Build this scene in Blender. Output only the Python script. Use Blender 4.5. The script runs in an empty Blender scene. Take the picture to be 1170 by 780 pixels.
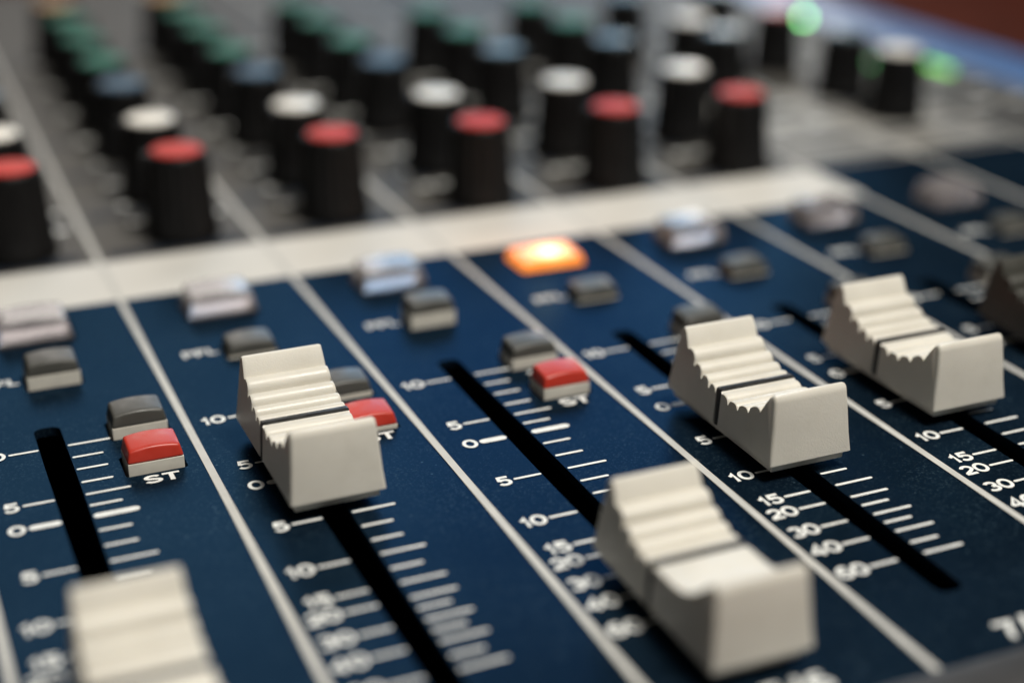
import bpy, bmesh, math, random
from mathutils import Vector, Matrix
random.seed(4)
S = 0.1                       # everything is written in millimetres, 1 unit = 1 cm
D = bpy.data
col = bpy.context.scene.collection
sc = bpy.context.scene

# ------------------------------------------------------------------ materials
def nt(name):
    m = D.materials.new(name); m.use_nodes = True
    n = m.node_tree; n.nodes.clear()
    return m, n, n.nodes, n.links

def mat(name, base, rough=0.45, spec=0.5, var=0.12, scale=6.0, dust=0.0, bump=0.0, bscale=60.0,
        trans=0.0, coat=0.0, sss=0.0, emit=None, estr=0.0, dustcol=(.45, .45, .44), metal=0.0, rvar=0.12, grime=0.0):
    m, n, N, L = nt(name)
    out = N.new('ShaderNodeOutputMaterial'); b = N.new('ShaderNodeBsdfPrincipled')
    L.new(b.outputs[0], out.inputs[0])
    tc = N.new('ShaderNodeTexCoord')
    oi = N.new('ShaderNodeObjectInfo')
    add = N.new('ShaderNodeVectorMath'); add.operation = 'ADD'
    sv = N.new('ShaderNodeVectorMath'); sv.operation = 'SCALE'; sv.inputs['Scale'].default_value = 40
    cx = N.new('ShaderNodeCombineXYZ')
    for i in range(3): L.new(oi.outputs['Random'], cx.inputs[i])
    L.new(cx.outputs[0], sv.inputs[0]); L.new(tc.outputs['Object'], add.inputs[0]); L.new(sv.outputs[0], add.inputs[1])
    no = N.new('ShaderNodeTexNoise'); no.inputs['Scale'].default_value = scale; no.inputs['Detail'].default_value = 6
    L.new(add.outputs[0], no.inputs['Vector'])
    hs = N.new('ShaderNodeMapRange'); hs.inputs[3].default_value = 1 - var; hs.inputs[4].default_value = 1 + var
    hs.inputs[1].default_value = .25; hs.inputs[2].default_value = .75
    L.new(no.outputs[0], hs.inputs[0])
    mx = N.new('ShaderNodeVectorMath'); mx.operation = 'SCALE'
    mx.inputs[0].default_value = base; L.new(hs.outputs[0], mx.inputs['Scale'])
    colsock = mx.outputs[0]
    if grime > 0:
        g = N.new('ShaderNodeTexNoise'); g.inputs['Scale'].default_value = 2.2; g.inputs['Detail'].default_value = 8; g.inputs['Roughness'].default_value = .7
        L.new(add.outputs[0], g.inputs['Vector'])
        gr = N.new('ShaderNodeMapRange'); gr.inputs[1].default_value = .5; gr.inputs[2].default_value = .72; gr.inputs[3].default_value = 0; gr.inputs[4].default_value = grime
        L.new(g.outputs[0], gr.inputs[0])
        gm = N.new('ShaderNodeMix'); gm.data_type = 'RGBA'; L.new(gr.outputs[0], gm.inputs[0]); L.new(colsock, gm.inputs[6])
        gm.inputs[7].default_value = (base[0]*.55, base[1]*.5, base[2]*.42, 1)
        colsock = gm.outputs[2]
    if dust > 0:
        v = N.new('ShaderNodeTexNoise'); v.inputs['Scale'].default_value = 30; v.inputs['Detail'].default_value = 3; v.inputs['Roughness'].default_value = .75
        L.new(add.outputs[0], v.inputs['Vector'])
        big = N.new('ShaderNodeTexNoise'); big.inputs['Scale'].default_value = 1.3; big.inputs['Detail'].default_value = 5
        L.new(add.outputs[0], big.inputs['Vector'])
        r1 = N.new('ShaderNodeMapRange'); r1.inputs[1].default_value = .54; r1.inputs[2].default_value = .70
        L.new(v.outputs[0], r1.inputs[0])
        r2 = N.new('ShaderNodeMapRange'); r2.inputs[1].default_value = .35; r2.inputs[2].default_value = .7; r2.inputs[3].default_value = .1; r2.inputs[4].default_value = dust
        L.new(big.outputs[0], r2.inputs[0])
        mu = N.new('ShaderNodeMath'); mu.operation = 'MULTIPLY'; L.new(r1.outputs[0], mu.inputs[0]); L.new(r2.outputs[0], mu.inputs[1])
        # sparse bright specks of lint
        vo = N.new('ShaderNodeTexVoronoi'); vo.inputs['Scale'].default_value = 7.0; L.new(add.outputs[0], vo.inputs['Vector'])
        r3 = N.new('ShaderNodeMapRange'); r3.inputs[1].default_value = .06; r3.inputs[2].default_value = .13; r3.inputs[3].default_value = .55; r3.inputs[4].default_value = 0
        L.new(vo.outputs['Distance'], r3.inputs[0])
        cr = N.new('ShaderNodeSeparateColor'); L.new(vo.outputs['Color'], cr.inputs[0])
        gt = N.new('ShaderNodeMath'); gt.operation = 'GREATER_THAN'; gt.inputs[1].default_value = .8; L.new(cr.outputs[0], gt.inputs[0])
        m3 = N.new('ShaderNodeMath'); m3.operation = 'MULTIPLY'; L.new(r3.outputs[0], m3.inputs[0]); L.new(gt.outputs[0], m3.inputs[1])
        m4 = N.new('ShaderNodeMath'); m4.operation = 'MAXIMUM'; L.new(mu.outputs[0], m4.inputs[0]); L.new(m3.outputs[0], m4.inputs[1])
        mm = N.new('ShaderNodeMix'); mm.data_type = 'RGBA'; L.new(m4.outputs[0], mm.inputs[0]); L.new(colsock, mm.inputs[6])
        mm.inputs[7].default_value = (*dustcol, 1)
        colsock = mm.outputs[2]
    L.new(colsock, b.inputs['Base Color'])
    rr = N.new('ShaderNodeMapRange'); rr.inputs[3].default_value = max(.02, rough - rvar); rr.inputs[4].default_value = min(1, rough + rvar)
    rr.inputs[1].default_value = .3; rr.inputs[2].default_value = .7
    L.new(no.outputs[0], rr.inputs[0]); L.new(rr.outputs[0], b.inputs['Roughness'])
    b.inputs['Specular IOR Level'].default_value = spec
    b.inputs['Transmission Weight'].default_value = trans
    b.inputs['Coat Weight'].default_value = coat; b.inputs['Coat Roughness'].default_value = .15
    b.inputs['Metallic'].default_value = metal
    if sss > 0:
        b.inputs['Subsurface Weight'].default_value = sss; b.inputs['Subsurface Radius'].default_value = (.12, .1, .07); b.inputs['Subsurface Scale'].default_value = .6
    if emit:
        b.inputs['Emission Color'].default_value = (*emit, 1); b.inputs['Emission Strength'].default_value = estr
    if bump > 0:
        bn = N.new('ShaderNodeTexNoise'); bn.inputs['Scale'].default_value = bscale; bn.inputs['Detail'].default_value = 3
        L.new(add.outputs[0], bn.inputs['Vector'])
        bp = N.new('ShaderNodeBump'); bp.inputs['Strength'].default_value = bump; bp.inputs['Distance'].default_value = .01
        L.new(bn.outputs[0], bp.inputs['Height']); L.new(bp.outputs[0], b.inputs['Normal'])
    return m

M = {}
M['blue'] = mat('navy_lacquer', (.0030, .0072, .0135), rough=.32, spec=.42, var=.3, scale=.6, dust=.5, bump=.10, bscale=38, dustcol=(.060, .105, .145))
def lacquer(m, gloss, rough):
    N, L = m.node_tree.nodes, m.node_tree.links
    b = N['Principled BSDF']; out = [n for n in N if n.type == 'OUTPUT_MATERIAL'][0]
    df = N.new('ShaderNodeBsdfDiffuse'); gl = N.new('ShaderNodeBsdfGlossy'); ad = N.new('ShaderNodeAddShader')
    L.new(b.inputs['Base Color'].links[0].from_socket, df.inputs['Color'])
    L.new(b.inputs['Normal'].links[0].from_socket, df.inputs['Normal']); L.new(b.inputs['Normal'].links[0].from_socket, gl.inputs['Normal'])
    gl.inputs['Color'].default_value = (*gloss, 1); gl.inputs['Roughness'].default_value = rough
    L.new(df.outputs[0], ad.inputs[0]); L.new(gl.outputs[0], ad.inputs[1]); L.new(ad.outputs[0], out.inputs[0])
    N.remove(b)
lacquer(M['blue'], (.0050, .0160, .0330), .33)
M['grey'] = mat('grey_lacquer', (.066, .063, .058), rough=.55, spec=.16, var=.45, scale=2.2, dust=.2, bump=.1, bscale=40)
M['band'] = mat('cream_print', (.62, .61, .58), rough=.6, spec=.15, var=.06, scale=1.0, bump=.05)
M['line'] = mat('pale_line_print', (.52, .52, .50), rough=.6, spec=.15, var=.1, scale=3.0)
M['ink'] = mat('white_ink', (.80, .82, .81), rough=.6, spec=.15, var=.12, scale=8.0)
M['navyink'] = mat('navy_ink', (.010, .015, .025), spec=.15, rough=.6, var=.2)
M['cap'] = mat('cream_plastic', (.70, .675, .61), rough=.42, spec=.45, var=.05, scale=1.5, bump=.26, bscale=50, sss=.15, grime=.14)
M['darkcap'] = mat('dark_grey_plastic', (.05, .05, .043), rough=.5, var=.1, bump=.1)
M['black'] = mat('black_plastic', (.012, .012, .012), rough=.42, var=.2, bump=.1)
M['slot'] = mat('slot_black', (.0015, .0015, .0015), spec=.05, rough=.9, var=.2)
M['steel'] = mat('lever_steel', (.03, .028, .026), rough=.4, metal=.6)
M['btn_grey'] = mat('grey_button_plastic', (.066, .066, .06), rough=.4, var=.06, bump=.06, bscale=50)
M['btn_red'] = mat('red_button_plastic', (.50, .038, .022), rough=.4, var=.08, bump=.08, bscale=50)
M['stem'] = mat('ivory_plastic', (.74, .71, .63), rough=.5, var=.08)
M['clear'] = mat('clear_smoky_plastic', (.58, .54, .55), rough=.2, spec=.5, var=.01, trans=.75, coat=.15, rvar=.01)
M['knob'] = mat('black_knob_rubber', (.006, .006, .0065), rough=.5, spec=.2, var=.2, bump=.1)
M['k_red'] = mat('knob_red', (.52, .05, .04), rough=.5, spec=.12, var=.08)
M['k_white'] = mat('knob_white', (.88, .85, .78), rough=.3, var=.05)
M['k_blue'] = mat('knob_blue', (.06, .125, .20), spec=.2, rough=.45, var=.08)
M['k_teal'] = mat('knob_slate', (.09, .15, .19), rough=.25, var=.08)
M['k_green'] = mat('knob_green', (.045, .21, .155), spec=.15, rough=.5, var=.08)
M['k_amber'] = mat('knob_amber', (.45, .22, .05), rough=.25, var=.08)
M['k_pink'] = mat('knob_pink', (.50, .14, .15), rough=.25, var=.08)
M['cheek'] = mat('blue_side_plastic', (.07, .15, .34), rough=.35, var=.12, scale=1.0)
M['rim'] = mat('grey_rim_plastic', (.035, .035, .037), rough=.45, var=.1, scale=2)
M['table'] = mat('brown_wood', (.065, .014, .007), spec=.05, rough=.7, var=.35, scale=.25)
M['led_g'] = mat('green_led', (.05, .3, .08), rough=.3, emit=(.26, 1, .28), estr=11)
M['led_g2'] = mat('green_meter_led', (.05, .3, .08), rough=.3, emit=(.3, 1, .14), estr=1.7)
M['led_dim'] = mat('green_dim_led', (.05, .3, .08), rough=.3, emit=(.12, 1, .2), estr=.7)

def lit_mat():
    m, n, N, L = nt('lit_orange_plastic')
    out = N.new('ShaderNodeOutputMaterial'); b = N.new('ShaderNodeBsdfPrincipled')
    tc = N.new('ShaderNodeTexCoord'); mp = N.new('ShaderNodeMapping')
    L.new(tc.outputs['Object'], mp.inputs[0])
    mp.inputs['Location'].default_value = (-.06, .06, -.3); mp.inputs['Scale'].default_value = (1.15, 1.6, .6)
    ln = N.new('ShaderNodeVectorMath'); ln.operation = 'LENGTH'; L.new(mp.outputs[0], ln.inputs[0])
    cr = N.new('ShaderNodeValToRGB'); e = cr.color_ramp.elements
    e[0].position = .10; e[0].color = (1, .86, .60, 1)
    e[1].position = .62; e[1].color = (1, .27, .035, 1)
    x = cr.color_ramp.elements.new(.30); x.color = (1, .48, .13, 1)
    L.new(ln.outputs['Value'], cr.inputs[0])
    st = N.new('ShaderNodeMapRange'); st.inputs[1].default_value = .08; st.inputs[2].default_value = .5; st.inputs[3].default_value = 5; st.inputs[4].default_value = 1.15
    L.new(ln.outputs['Value'], st.inputs[0])
    b.inputs['Base Color'].default_value = (.5, .16, .03, 1); b.inputs['Roughness'].default_value = .2
    L.new(cr.outputs[0], b.inputs['Emission Color']); L.new(st.outputs[0], b.inputs['Emission Strength'])
    L.new(b.outputs[0], out.inputs[0])
    return m
M['lit'] = lit_mat()

# ------------------------------------------------------------------ mesh helpers
def finish(name, me, m, parent=None, loc=(0, 0, 0), smooth=None):
    o = D.objects.new(name, me); col.objects.link(o)
    if m: me.materials.append(m)
    o.parent = parent; o.location = Vector(loc) * S
    if smooth is not None:
        for p in me.polygons: p.use_smooth = True
        me.set_sharp_from_angle(angle=math.radians(smooth))
    return o

def bm_obj(name, bm, m, parent=None, loc=(0, 0, 0), smooth=None, bevel=0, seg=2):
    bmesh.ops.remove_doubles(bm, verts=bm.verts, dist=1e-5)
    bmesh.ops.recalc_face_normals(bm, faces=bm.faces)
    if bevel:
        ed = [e for e in bm.edges if len(e.link_faces) == 2 and e.calc_face_angle(0) > math.radians(35)]
        bmesh.ops.bevel(bm, geom=ed, offset=bevel, segments=seg, affect='EDGES', profile=.6, clamp_overlap=True)
    for v in bm.verts: v.co *= S
    me = D.meshes.new(name); bm.to_mesh(me); bm.free()
    return finish(name, me, m, parent, loc, smooth)

def add_box(bm, x0, x1, y0, y1, z0, z1, tx=0, ty=0):
    vs = [bm.verts.new(p) for p in [(x0, y0, z0), (x1, y0, z0), (x1, y1, z0), (x0, y1, z0),
                                    (x0+tx, y0+ty, z1), (x1-tx, y0+ty, z1), (x1-tx, y1-ty, z1), (x0+tx, y1-ty, z1)]]
    for f in [(3, 2, 1, 0), (4, 5, 6, 7), (0, 1, 5, 4), (1, 2, 6, 5), (2, 3, 7, 6), (3, 0, 4, 7)]:
        bm.faces.new([vs[i] for i in f])

def add_rect(bm, x0, x1, y0, y1, z):
    bm.faces.new([bm.verts.new(p) for p in [(x0, y0, z), (x1, y0, z), (x1, y1, z), (x0, y1, z)]])

def add_bar(bm, x0, x1, y, t, z, round_=True):
    """a printed tick with rounded ends"""
    r = t/2; pts = []
    for i in range(7):
        a = -math.pi/2 + math.pi*i/6; pts.append((x1 - r + r*math.cos(a), y + r*math.sin(a)))
    for i in range(7):
        a = math.pi/2 + math.pi*i/6; pts.append((x0 + r + r*math.cos(a), y + r*math.sin(a)))
    bm.faces.new([bm.verts.new((p[0], p[1], z)) for p in pts])

def lathe(bm, prof, n=40, flute=0, nfl=0, z_fl=(0, 1e9), cap_top=True, cap_bot=False, cx=0, cy=0):
    rings = []
    for r, z in prof:
        ring = []
        for i in range(n):
            a = 2*math.pi*i/n; rr = r
            if nfl and z_fl[0] <= z <= z_fl[1]: rr = r - flute*(.5 + .5*math.cos(nfl*a))
            ring.append(bm.verts.new((cx + rr*math.cos(a), cy + rr*math.sin(a), z)))
        rings.append(ring)
    for a, b in zip(rings, rings[1:]):
        for i in range(n): bm.faces.new([a[i], a[(i+1) % n], b[(i+1) % n], b[i]])
    if cap_top: bm.faces.new(rings[-1])
    if cap_bot: bm.faces.new(rings[0][::-1])

def curve_mesh(loops, extrude):
    """2-D filled outline with holes -> mesh (loops in mm, first is the outside)"""
    cu = D.curves.new('tmp', 'CURVE'); cu.dimensions = '2D'; cu.fill_mode = 'BOTH'; cu.extrude = extrude*S
    for lp in loops:
        sp = cu.splines.new('POLY'); sp.points.add(len(lp)-1); sp.use_cyclic_u = True
        for p, q in zip(sp.points, lp): p.co = (q[0]*S, q[1]*S, 0, 1)
    o = D.objects.new('tmp', cu); col.objects.link(o)
    dg = bpy.context.evaluated_depsgraph_get()
    me = D.meshes.new_from_object(o.evaluated_get(dg)); D.objects.remove(o); D.curves.remove(cu)
    return me

def arc(cx, cy, rx, ry, a0, a1, n=12):
    return [(cx + rx*math.cos(math.radians(a0 + (a1-a0)*i/n)), cy + ry*math.sin(math.radians(a0 + (a1-a0)*i/n))) for i in range(n+1)]
# each sign: width, list of (closed, pen path) in a unit-high box
GLYPH = {
    '0': (.86, [(1, arc(.43, .5, .33, .40, 0, 345, 23))]),
    '1': (.52, [(0, [(.06, .66), (.20, .72), (.31, .90), (.31, .02)])]),
    '2': (.80, [(0, arc(.40, .64, .29, .26, 165, -25, 10) + [(.50, .40), (.16, .20), (.09, .10)]), (0, [(.03, .10), (.74, .10)])]),
    '3': (.80, [(0, arc(.38, .69, .27, .21, 155, -88, 12)), (0, arc(.38, .305, .31, .215, 88, -155, 12))]),
    '4': (.84, [(0, [(.56, .00), (.56, .93), (.08, .29), (.02, .25)]), (0, [(.04, .26), (.80, .26)])]),
    '5': (.80, [(0, [(.70, .90), (.19, .90), (.13, .50)]), (0, arc(.37, .345, .31, .255, 140, -155, 14))]),
    '6': (.84, [(1, arc(.42, .32, .31, .235, 0, 345, 20)), (0, arc(.50, .42, .39, .49, 62, 190, 12))]),
    '7': (.76, [(0, [(.04, .90), (.69, .90), (.45, .55), (.32, .25), (.28, .00)])]),
    '8': (.84, [(1, arc(.42, .71, .25, .19, 0, 345, 18)), (1, arc(.42, .295, .31, .215, 0, 345, 18))]),
    '/': (.56, [(0, [(.08, -.08), (.48, 1.04)])]),
    '-': (.50, [(0, [(.08, .46), (.42, .46)])]),
    'P': (.82, [(0, [(.14, .0), (.14, .90), (.46, .90)] + arc(.46, .67, .25, .23, 80, -90, 8) + [(.20, .44)])]),
    'F': (.74, [(0, [(.14, .0), (.14, .90), (.70, .90)]), (0, [(.2, .48), (.60, .48)])]),
    'L': (.70, [(0, [(.14, 1.0), (.14, .10), (.68, .10)])]),
    'S': (.82, [(0, arc(.41, .69, .28, .21, 25, 200, 10) + [(.22, .56), (.60, .44)] + arc(.41, .305, .31, .215, 30, -160, 10))]),
    'T': (.80, [(0, [(.02, .90), (.78, .90)]), (0, [(.40, .86), (.40, .0)])]),
}
def stroke(bm, pts, closed, w, f):
    n = len(pts); V = [Vector(p) for p in pts]; rows = []
    for i in range(n):
        if closed: a, b = V[i-1], V[(i+1) % n]; d = (b-a).normalized(); m = Vector((-d.y, d.x)); k = 1
        else:
            d1 = (V[i]-V[i-1]).normalized() if i else None
            d2 = (V[i+1]-V[i]).normalized() if i < n-1 else None
            d1 = d1 or d2; d2 = d2 or d1
            d = (d1+d2); d = d.normalized() if d.length > 1e-6 else d1
            m = Vector((-d.y, d.x)); k = min(1.5, 1/max(.5, m.dot(Vector((-d1.y, d1.x)))))
        rows.append((f(V[i] + m*w/2*k), f(V[i] - m*w/2*k)))
    rows = [(bm.verts.new(a), bm.verts.new(b)) for a, b in rows]
    for i in range(n if closed else n-1):
        a, b = rows[i], rows[(i+1) % n]
        bm.faces.new([a[0], a[1], b[1], b[0]])
def text_bm(bm, s, x, y, h, z, align='RIGHT', sx=1.0, wt=.205, space=0):
    tot = sum(GLYPH[c][0] + space for c in s)*h*sx
    x0 = x - (tot if align == 'RIGHT' else tot/2)
    lv = 0
    for c in s:
        gw, paths = GLYPH[c]
        for cl, p in paths:
            zz = z + .006*lv; lv += 1
            stroke(bm, p, cl, wt, lambda q, zz=zz, x0=x0: (x0 + q.x*h*sx, y - h/2 + q.y*h, zz))
        x0 += (gw + space)*h*sx

# ------------------------------------------------------------------ the console
P = 27.0
console = D.objects.new('mixing_console', None); col.objects.link(console)
console['label'] = 'navy blue and grey audio mixing console with cream faders and rows of coloured knobs'
console['category'] = 'mixing console'

X0, X1, YB, YT = -14.0, 247.0, -61.8, 345.0
BLUE_T = 83.6
NCH = 6
SLOT = (8.9, 12.15, -50.6, 25.2)
def slot_loop(x0, x1, y0, y1, r=1.1):
    pts = []
    for cx, cy, a0 in [(x1-r, y0+r, -90), (x1-r, y1-r, 0), (x0+r, y1-r, 90), (x0+r, y0+r, 180)]:
        for i in range(6):
            a = math.radians(a0 + 18*i); pts.append((cx + r*math.cos(a), cy + r*math.sin(a)))
    return pts
ST = (17.75, 24.45, 8.2, 12.9); GR = (17.75, 24.6, 18.6, 23.2); PF = (9.95, 16.9, 37.6, 42.2); ON = (7.9, 18.3, 53.2, 60.4)
loops = [[(X0, YB), (X1, YB), (X1, BLUE_T), (X0, BLUE_T)]]
def grow(b, g): return (b[0]-g, b[1]+g, b[2]-g, b[3]+g)
for k in range(7):
    holes = [ON, PF] + ([SLOT, GR, ST])
    for h in holes:
        hh = SLOT if h is SLOT else grow(h, .35)
        if h is GR: hh = (GR[0]-.35, GR[1]+.35, GR[2]-.35, GR[3]+.35)
        loops.append([(x + P*k, y) for x, y in slot_loop(*hh, r=1.2 if h is SLOT else .4)])
me = curve_mesh(loops, .6)
me.transform(Matrix.Translation((0, 0, -.6*S)))
fp = finish('fader_panel', me, M['blue'], console); fp['label'] = 'navy blue metal fader panel'
bm = bmesh.new()
for a, b_, c, d in [(X0, X1, BLUE_T+.01, YT)]:
    add_box(bm, a, b_, c, d, -1.2, 0)
kp = bm_obj('knob_panel', bm, M['grey'], console); kp['label'] = 'grey upper panel behind the knobs'
# dark tray below the openings
bm = bmesh.new(); add_box(bm, X0, X1, YB, BLUE_T, -14, -11)
bm_obj('chassis', bm, M['slot'], console)
# side cheek, front rim and lower body
bm = bmesh.new()
for (xa, xb, za, zb) in [(X1, 264, -40, 3.0)]:
    add_box(bm, X1+.05, 270, YB-6, YT+6, -44, .8, tx=0, ty=0)
bm_obj('side_cheek', bm, M['cheek'], console, bevel=2.5, seg=4, smooth=40)
bm = bmesh.new()
pr = [(YB-.05, -2.0), (YB-.05, .25), (YB-1.0, .5), (YB-5, .3), (YB-9, -1.2), (YB-12, -4.5), (YB-13, -9), (YB-13, -44), (YB-.05, -44)]
for xa, xb in [(X0, X1)]:
    A = [bm.verts.new((xa, y, z)) for y, z in pr]; B = [bm.verts.new((xb, y, z)) for y, z in pr]
    bm.faces.new(A); bm.faces.new(B[::-1])
    for i in range(len(pr)):
        j = (i+1) % len(pr); bm.faces.new([A[i], B[i], B[j], A[j]])
bm_obj('front_rim', bm, M['rim'], console, smooth=40)
bm = bmesh.new(); add_box(bm, X0, X1, YB, YT, -44, -14.1)
bm_obj('base_shell', bm, M['black'], console)

# printed things
Zp = .06
bm = bmesh.new(); add_rect(bm, X0, 163.5, 65.6, 83.5, Zp)
bd = bm_obj('printed_band', bm, M['band'], console); bd['label'] = 'wide cream printed band across the panel'
for k in range(0, 9):
    bm = bmesh.new()
    x = P*k
    add_rect(bm, x-.48, x+.48, YB+.3, YT-8, Zp*2)
    bm_obj('divider_line', bm, M['line'], console)

YT_ = dict(p10=19.03, a1=15.53, a2=12.18, a3=8.68, p5=5.49, b=2.65, z=0, c1=-3.45, c2=-7.01, m5=-10.52, d1=-14.0, d2=-17.29,
           m10=-20.43, e=-23.69, m15=-26.76, m20=-29.83, g=-31.99, m30=-34.21, h=-36.25, m40=-38.31, i=-40.95, m60=-43.33)
LAB = dict(p10='10', p5='5', z='0', m5='5', m10='10', m15='15', m20='20', m30='30', m40='40', m60='60')
LONG = {'p10', 'p5', 'z', 'm5', 'm10', 'm15', 'm20', 'm30', 'm40', 'm60'}
CHN = {2: '5/6', 3: '7/8'}
for k in range(NCH):
    bm = bmesh.new(); x = P*k
    for n, y in YT_.items():
        t = 1.05 if n == 'z' else .42
        add_bar(bm, x+12.3, x + (17.5 if n in LONG else 16.05), y, t, Zp)
        if n in LAB: add_bar(bm, x+5.25, x+8.85, y, t, Zp)
    bm_obj('fader_scale', bm, M['ink'], console)
    for n, s in LAB.items():
        bm = bmesh.new(); text_bm(bm, s, x+4.95, YT_[n], 2.25, Zp, sx=1.0)
        bm_obj('scale_number', bm, M['ink'], console)
    for wd, wx, wy, al, sx in [('PFL', 9.1, 40.9, 'RIGHT', 1.1), ('ST', 21.3, 6.2, 'CENTER', 1.35), ('1-2', 21.2, 16.2, 'CENTER', 1.2)]:
        bm = bmesh.new(); text_bm(bm, wd, x+wx, wy, 2.0, Zp, align=al, sx=sx)
        bm_obj('button_legend', bm, M['ink'], console)
    if k not in (2, 3): continue
    bm = bmesh.new(); text_bm(bm, CHN[k], x+13.4, -58.6, 2.9, Zp, align='CENTER', sx=1.05, space=.08)
    bm_obj('channel_number', bm, M['ink'], console)
bm = bmesh.new(); text_bm(bm, 'PFL', P*6+9.1, 40.9, 2.0, Zp, sx=1.1); bm_obj('button_legend', bm, M['ink'], console)

# ------------------------------------------------------------------ fader caps
HWT, HWB = 4.95, 5.6
def ridge(y0, z0, y1, z1, n=8, h=.32):
    """small rounded ridge between two groove bottoms"""
    out = []
    dy, dz = y1-y0, z1-z0; L_ = math.hypot(dy, dz); ny, nz = dz/L_, -dy/L_
    if nz < 0: ny, nz = -ny, -nz
    for i in range(1, n):
        t = i/n; w = h*math.sin(math.pi*t)**.6
        out.append((y0 + dy*t + ny*w, z0 + dz*t + nz*w))
    out[-1] = (out[-1][0], out[-1][1] - .05)
    out.append((y1 + .06*(1 if dy < 0 else -1), z1 - .12)); out.append((y1, z1 - .32)); out.append((y1 - .06*(1 if dy < 0 else -1), z1 - .12)); return out
def cap_profile(kind):
    p = [(12.1, 2.3), (11.9, 4.2), (11.2, 7.6), (10.2, 10.6), (9.95, 11.15), (9.6, 11.45), (9.2, 11.40), (8.9, 11.0), (8.35, 9.9), (8.2, 9.5), (8.1, 9.15)]
    p += ridge(8.1, 9.15, 6.2, 7.75, h=.85)
    p += ridge(6.2, 7.75, 4.25, 6.85, h=.8)
    p += ridge(4.25, 6.85, 2.35, 6.4, h=.75)
    p += ridge(2.35, 6.4, .62, 6.3, h=.62)
    p += [(.5, 6.75)]
    mid = len(p)
    if kind == 'knurled':
        p += [(-.5, 6.75)]
        p += ridge(-.5, 6.4, -2.35, 6.1, h=.46)
        p += ridge(-2.35, 6.1, -4.5, 6.3, h=.46)
        p += ridge(-4.5, 6.3, -6.8, 7.0, h=.46)
        p += ridge(-6.8, 7.0, -9.2, 8.2, h=.46)
        p += [(-10.0, 9.3), (-10.7, 10.3)]
    else:
        p += [(-.5, 6.75), (-1.6, 6.95), (-3, 6.95), (-4.5, 6.98), (-6, 7.2), (-7.3, 7.7), (-8.6, 8.6), (-9.7, 9.6), (-10.6, 10.45)]
    p += [(-11.0, 10.72), (-11.4, 10.78), (-11.75, 10.5), (-11.9, 9.9), (-12.25, 7.4), (-12.55, 4.6), (-12.75, 2.3)]
    return p, mid

def add_prism(bm, prof, hw, zb=2.3, zt=11.4, nseg=1):
    """profile in the y-z plane swept across x, side walls drafted and edges rounded"""
    def w(z): return HWB + (HWT - HWB)*min(1, max(0, (z - zb)/(zt - zb)))
    xs = [(-1, 0, .45), (-1, .06, .24), (-1, .2, .08), (-1, .42, 0), (1, .42, 0), (1, .2, .08), (1, .06, .24), (1, 0, .45)]
    cy = sum(p[0] for p in prof)/len(prof); cz = sum(p[1] for p in prof)/len(prof)
    rows = []
    n = len(prof)
    # inward normals so the rim of each side is rounded by insetting the outline
    nrm = []
    for i in range(n):
        a = Vector(prof[i-1]); b = Vector(prof[(i+1) % n]); d = (b-a)
        d = d.normalized() if d.length > 1e-6 else Vector((0, 1))
        nrm.append(Vector((-d[1], d[0])))
    area = sum(prof[i][0]*prof[(i+1) % n][1] - prof[(i+1) % n][0]*prof[i][1] for i in range(n))
    sg = 1 if area > 0 else -1
    for s, inx, inn in xs:
        row = []
        for i, (y, z) in enumerate(prof):
            e_ = inn*(1 if abs(y) > 10.9 or z < 3 else .22)
            yy, zz = y + sg*nrm[i][0]*e_, z + sg*nrm[i][1]*e_
            if i in (0, n-1): zz = z
            row.append(bm.verts.new((s*(w(z)*hw - inx), yy, zz)))
        rows.append(row)
    for a, b in zip(rows, rows[1:]):
        for i in range(n):
            j = (i+1) % n
            bm.faces.new([a[i], a[j], b[j], b[i]])
    for r in (rows[0], rows[-1]):
        bmesh.ops.triangulate(bm, faces=[bm.faces.new(r)])

cap_meshes = {}
def make_cap(kind):
    if kind in cap_meshes: return cap_meshes[kind]
    prof, mid = cap_profile('smooth' if kind == 'smooth' else 'knurled')
    bm = bmesh.new()
    back = prof[:mid] + [(.5, 2.3)]
    front = [(-.5, 2.3)] + prof[mid:]
    add_prism(bm, back, 1.0); add_prism(bm, front, 1.0)
    body = bm_obj('fader_cap', bm, M['darkcap' if kind == 'dark' else 'cap'], None, smooth=38)
    bm = bmesh.new()
    add_prism(bm, [(.52, 2.2), (.52, 6.95), (.3, 7.05), (-.3, 7.05), (-.52, 6.95), (-.52, 2.2)], 1.004)
    line = bm_obj('pointer_line', bm, M['black'], None, smooth=38)
    bm = bmesh.new()          # skirt
    add_box(bm, -5.0, 5.0, -12.1, 11.4, 1.2, 2.25)
    skirt = bm_obj('cap_skirt', bm, M['stem' if kind != 'dark' else 'black'], None, bevel=.15)
    bm = bmesh.new(); add_box(bm, -.9, .9, -2.2, 2.2, -6, 1.6)
    lever = bm_obj('fader_lever', bm, M['steel'], None)
    r = (body.data, line.data, skirt.data, lever.data)
    for o in (body, line, skirt, lever): D.objects.remove(o)
    cap_meshes[kind] = r
    return r
caps = [(0, -42.9, 'knurled', 'cream fader cap at the bottom left corner of the panel'),
        (1, 2.07, 'knurled', 'cream fader cap beside the second red button'),
        (2, -43.48, 'smooth', 'cream fader cap pulled lowest, near the bottom edge'),
        (3, -10.8, 'knurled', 'cream fader cap above the full row of numbers down to 60'),
        (4, -6.06, 'knurled', 'cream fader cap at the right edge'),
        (5, -6.0, 'dark', 'dark fader cap cut by the right edge of the photo')]
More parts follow.
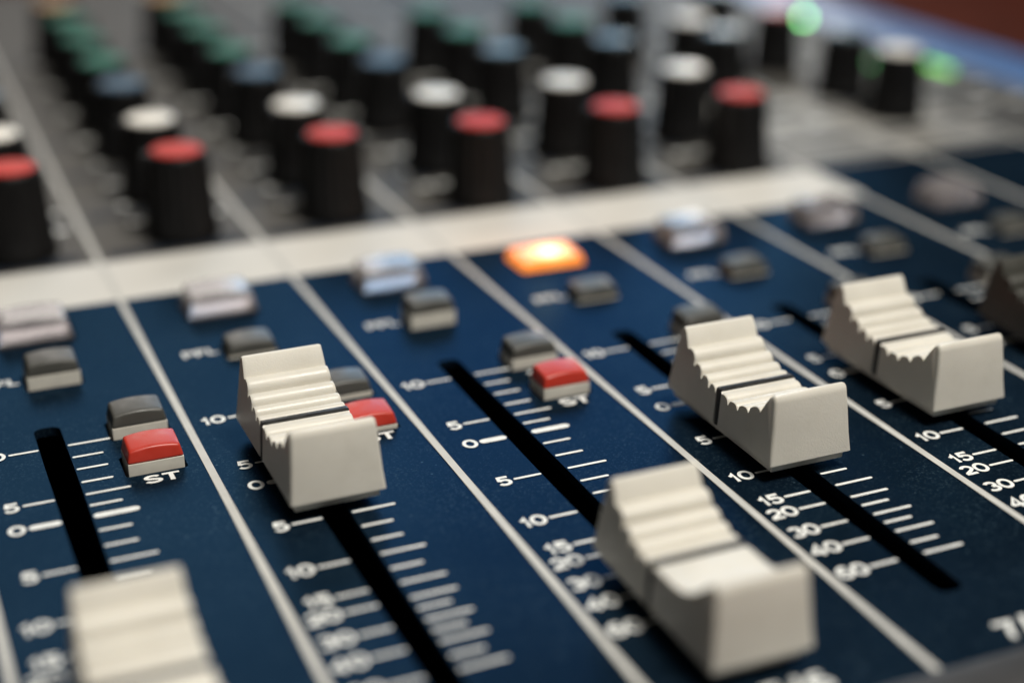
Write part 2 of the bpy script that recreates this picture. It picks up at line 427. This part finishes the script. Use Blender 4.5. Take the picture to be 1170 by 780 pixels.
for k, y, kind, lab in caps:
    b, l, s_, lv = make_cap(kind)
    o = finish('fader_cap', b, None, console, (P*k+10.85, y, 0)); o['label'] = lab
    for nme, d in (('pointer_line', l), ('cap_skirt', s_), ('fader_lever', lv)):
        c = finish(nme, d, None, o)

# ------------------------------------------------------------------ push buttons
def button_mesh(w, d, h, taper_x, taper_y, arch, zb):
    """moulded button: arched top, drafted walls"""
    nx, ny = 12, 6
    bm = bmesh.new()
    top = []
    for j in range(ny+1):
        row = []
        for i in range(nx+1):
            u, v = i/nx*2-1, j/ny*2-1
            z = h + arch*(1-u*u) - arch*.9*(v*v*.25) + .18*v
            row.append(bm.verts.new((u*(w/2-taper_x), v*(d/2-taper_y), z)))
        top.append(row)
    for j in range(ny):
        for i in range(nx): bm.faces.new([top[j][i], top[j][i+1], top[j+1][i+1], top[j+1][i]])
    rim = top[0] + [r[-1] for r in top[1:]] + top[-1][-2::-1] + [r[0] for r in top[-2:0:-1]]
    low = []
    for vtx in rim:
        u = vtx.co.x/(w/2-taper_x); v = vtx.co.y/(d/2-taper_y)
        low.append(bm.verts.new((u*w/2, v*d/2, zb)))
    n = len(rim)
    for i in range(n):
        bm.faces.new([low[i], low[(i+1) % n], rim[(i+1) % n], rim[i]])
    bm.faces.new(low[::-1])
    return bm
btn_cache = {}
def button(name, key, box, k, m, zoff, cap, stem=True, label=None):
    x0, x1, y0, y1 = box; w, d = x1-x0, y1-y0
    if key not in btn_cache:
        bm = button_mesh(w, d, *cap)
        bv = bm_obj(name, bm, m, None, smooth=50, bevel=.28, seg=3)
        bm = bmesh.new(); add_box(bm, -w/2+.03, w/2-.03, -d/2+.03, d/2-.03, -4.5, cap[-1]-.002)
        stm = bm_obj('button_stem', bm, M['rim' if key == 'clear' else 'stem'], None, bevel=.08)
        btn_cache[key] = (bv.data, stm.data)
        D.objects.remove(bv); D.objects.remove(stm)
    a, b = btn_cache[key]
    o = finish(name, a, None, console, (P*k + (x0+x1)/2, (y0+y1)/2, zoff))
    if label: o['label'] = label
    if stem: finish('button_stem', b, None, o)
    return o
capS = (3.05, .35, .35, .33, 1.35)
press_st = {0: 0, 1: 0, 2: 0, 3: 0, 4: 0, 5: 0}
press_pf = {0: .35, 1: -1.25, 2: .6, 3: -1.3, 4: -1.3, 5: -1.3, 6: -1.3}
for k in range(6):
    button('push_button', 'red', ST, k, M['btn_red'], -1.0 if k == 1 else 0, capS, label='red push button lettered ST')
    button('push_button', 'grey', GR, k, M['btn_grey'], -.9 if k == 1 else 0, capS)
for k in range(7):
    button('push_button', 'pfl', PF, k, M['btn_grey'], press_pf[k], capS)
capB = (3.3, .7, .6, .3, .2)
for k in range(7):
    if k == 3:
        button('lamp_button', 'lit', (7.6, 18.7, 53.0, 60.6), k, M['lit'], -.9, (2.4, .5, .6, .08, .2), stem=False, label='lamp button glowing orange')
    else:
        button('lamp_button', 'clear', ON, k, M['clear'], 0, capB, stem=True)

# ------------------------------------------------------------------ rotary knobs
bm = bmesh.new()
lathe(bm, [(6.3, .4), (6.4, 1.1), (6.2, 2.4), (5.95, 3.4), (5.6, 8.4), (5.25, 13.6), (5.05, 14.4), (4.7, 14.8)], n=108, flute=.42, nfl=18, z_fl=(2.5, 13.9), cap_bot=True)
kb = bm_obj('rotary_knob', bm, M['knob'], None, smooth=40); kbd = kb.data; D.objects.remove(kb)
bm = bmesh.new()
lathe(bm, [(4.25, 14.3), (4.25, 15.0), (4.05, 15.2), (3.3, 15.35), (1.8, 15.45), (.3, 15.5)], n=40)
kc = bm_obj('knob_cap', bm, None, None, smooth=50); kcd = kc.data; D.objects.remove(kc)
bm = bmesh.new(); add_box(bm, -.3, .3, 4.4, 5.6, 6, 14.7)
bm2 = bm_obj('knob_pointer', bm, M['rim'], None); kpd = bm2.data; D.objects.remove(bm2)
cap_by_col = {}
def knob(x, y, c, ang):
    o = finish('rotary_knob', kbd, None, console, (x, y, 0))
    o.rotation_euler.z = ang
    if c not in cap_by_col:
        d = kcd.copy(); d.materials.clear(); d.materials.append(M['k_'+c]); cap_by_col[c] = d
    finish('knob_cap', cap_by_col[c], None, o)
    finish('knob_pointer', kpd, None, o)
    o['label'] = 'black knob with %s top' % {'teal': 'slate blue'}.get(c, c)
def ring(x, y):
    ringbm = bmesh.new()
    for i in range(11):
        a = math.radians(-60 + 30*i)
        c, s = math.cos(a), math.sin(a)
        p = [(6.6, -.18), (8.1, -.18), (8.1, .18), (6.6, .18)]
        ringbm.faces.new([ringbm.verts.new((x + u*c - v*s, y + u*s + v*c, Zp)) for u, v in p])
    bm_obj('knob_scale', ringbm, M['navyink'], console)
rows = [(92.5, 'red'), (114.6, 'white'), (143.5, 'blue'), (165.5, 'green'), (189, 'green'), (211, 'green'), (234, 'amber')]
XK = 15.5
for k in range(6):
    for y, c in rows:
        if k >= 4 and c == 'blue': c = 'teal'
        if c == 'amber' and k > 2: continue
        if k >= 4 and y > 200: continue
        ys = y + (-2.5 if k >= 3 and c in ('red', 'white') else 0)
        knob(P*k+XK, ys, c, random.uniform(-2.4, 2.4)); ring(P*k+XK, ys)
for x, y, c in [(177.5, 157.0, 'white'), (177.5, 141.5, 'teal'), (202.5, 110, 'white'), (202.5, 130.0, 'teal'), (202.5, 158.5, 'pink'),
                (177.5, 190, 'teal'), (202.5, 187, 'teal')]:
    knob(x, y, c, random.uniform(-2, 2)); ring(x, y)
# navy blocks and white legends printed between the knobs
for k in range(9):
    x = P*k
    for y in ([86.6, 107.5, 133.5] if k < 6 else [86.6, 99.5, 122.5]):
        barbm = bmesh.new(); add_rect(barbm, x+2.0, x+P-2.4, y-1.5, y+1.5, Zp); bm_obj('legend_block', barbm, M['navyink'], console)
    for y in (158.5, 181, 205, 229):
        barbm = bmesh.new(); add_rect(barbm, x+1.6, x+7.5, y-1.2, y+1.2, Zp); bm_obj('legend_block', barbm, M['navyink'], console)
for k in range(9):
    for y in (102.3, 112.2, 126.5, 140.5, 158.5, 181.5, 207, 231):
        bm = bmesh.new()
        for a, b_ in ((8.2, 10.8), (11.6, 15.0), (20.6, 24.6)):
            if k < 6 or y > 112: add_rect(bm, P*k+a, P*k+b_, y-.8, y+.8, Zp)
        if bm.verts: bm_obj('knob_legend', bm, M['ink'], console)
        else: bm.free()

bm = bmesh.new(); add_rect(bm, 163.6, 214, 84.2, 137, Zp*.4)  # paler grey rectangle over the right part of the knob panel
bm_obj('pale_field', bm, mat('pale_grey_field', (.26, .255, .24), rough=.6, spec=.2, var=.2, scale=2), console)
# level meter and power lamps
def led(x, y, m, w=3.2, d=1.6, rnd=False):
    bm = bmesh.new()
    if rnd: lathe(bm, [(1.0, .02), (1.0, .6), (.8, .9), (.4, 1.1), (.1, 1.15)], n=24)
    else: add_box(bm, -w/2, w/2, -d/2, d/2, .02, .9)
    bm_obj('indicator_lamp', bm, M[m], console, (x, y, 0), smooth=40 if rnd else None, bevel=0)
led(245.0, 209.5, 'led_g', rnd=True)
for y in (140.6, 143.2, 145.8, 148.4): led(241.5, y, 'led_g2', 1.6, 1.0)
for y in (151.0, 153.6, 156.2, 158.8): led(241.5, y, 'knob', 2.6, 1.4)
led(227.7, 154.9, 'led_dim', 2.6, 1.4)

# ------------------------------------------------------------------ table
bm = bmesh.new(); add_box(bm, -1500, 2500, -1000, 3000, -84, -44.2)
tb = bm_obj('table', bm, M['table'], None)
tb['label'] = 'dark reddish brown wooden table top under and beyond the mixing console'; tb['category'] = 'table'

# ------------------------------------------------------------------ camera
Cw = Vector((-4.549085, -156.420921, 85.406140))
Rr = [(0.91730757, -0.39816894, 0.00288443), (-0.15341929, -0.36011585, -0.92020601), (0.36743618, 0.84366941, -0.39142379)]
xa, ya, za = Vector(Rr[0]), -Vector(Rr[1]), -Vector(Rr[2])
mw = Matrix(((xa.x, ya.x, za.x, Cw.x*S), (xa.y, ya.y, za.y, Cw.y*S), (xa.z, ya.z, za.z, Cw.z*S), (0, 0, 0, 1)))
cd = D.cameras.new('camera'); cam = D.objects.new('camera', cd); col.objects.link(cam)
cam.matrix_world = mw
cd.sensor_width = 36; cd.lens = 1742.7087/1170*36
cd.clip_start = .5; cd.clip_end = 2000
cd.dof.use_dof = True; cd.dof.focus_distance = 183*S
cd.dof.aperture_fstop = cd.lens*1e-3/(7.5*S)
sc.camera = cam

# ------------------------------------------------------------------ light
def area(name, loc, target, size, power, color, sy=None):
    ld = D.lights.new(name, 'AREA'); ld.size = size*S; ld.energy = power; ld.color = color
    if sy: ld.shape = 'RECTANGLE'; ld.size_y = sy*S
    o = D.objects.new(name, ld); col.objects.link(o)
    o.location = Vector(loc)*S
    o.rotation_euler = (Vector(target)-Vector(loc)).to_track_quat('-Z', 'Y').to_euler()
    return o
area('room_lamp', (265, -300, 890), (100, 60, 0), 230, 112000, (1, .95, .86))
area('window_light', (400, 745, 331), (80, 40, 0), 300, 9500, (.40, .68, 1))
area('button_top_fill', (110, 690, 350), (60, 40, 0), 300, 8500, (1, .93, .87))  # warm fill light added behind the console to lift the button tops
area('rear_lamp', (500, 640, 190), (150, 90, 0), 90, 3000, (1, .95, .88))
pl = D.lights.new('button_lamp', 'POINT'); pl.color = (1, .38, .08); pl.energy = 26; pl.shadow_soft_size = .25
po = D.objects.new('button_lamp', pl); col.objects.link(po); po.location = (P*3*S + 13.2*S, 57*S, .85)
w = D.worlds.new('World'); sc.world = w; w.use_nodes = True
bg = w.node_tree.nodes.get('Background') or w.node_tree.nodes.new('ShaderNodeBackground')
bg.inputs[0].default_value = (.62, .56, .46, 1); bg.inputs[1].default_value = .055
sc.view_settings.view_transform = 'Standard'; sc.view_settings.look = 'None'; sc.view_settings.exposure = 0
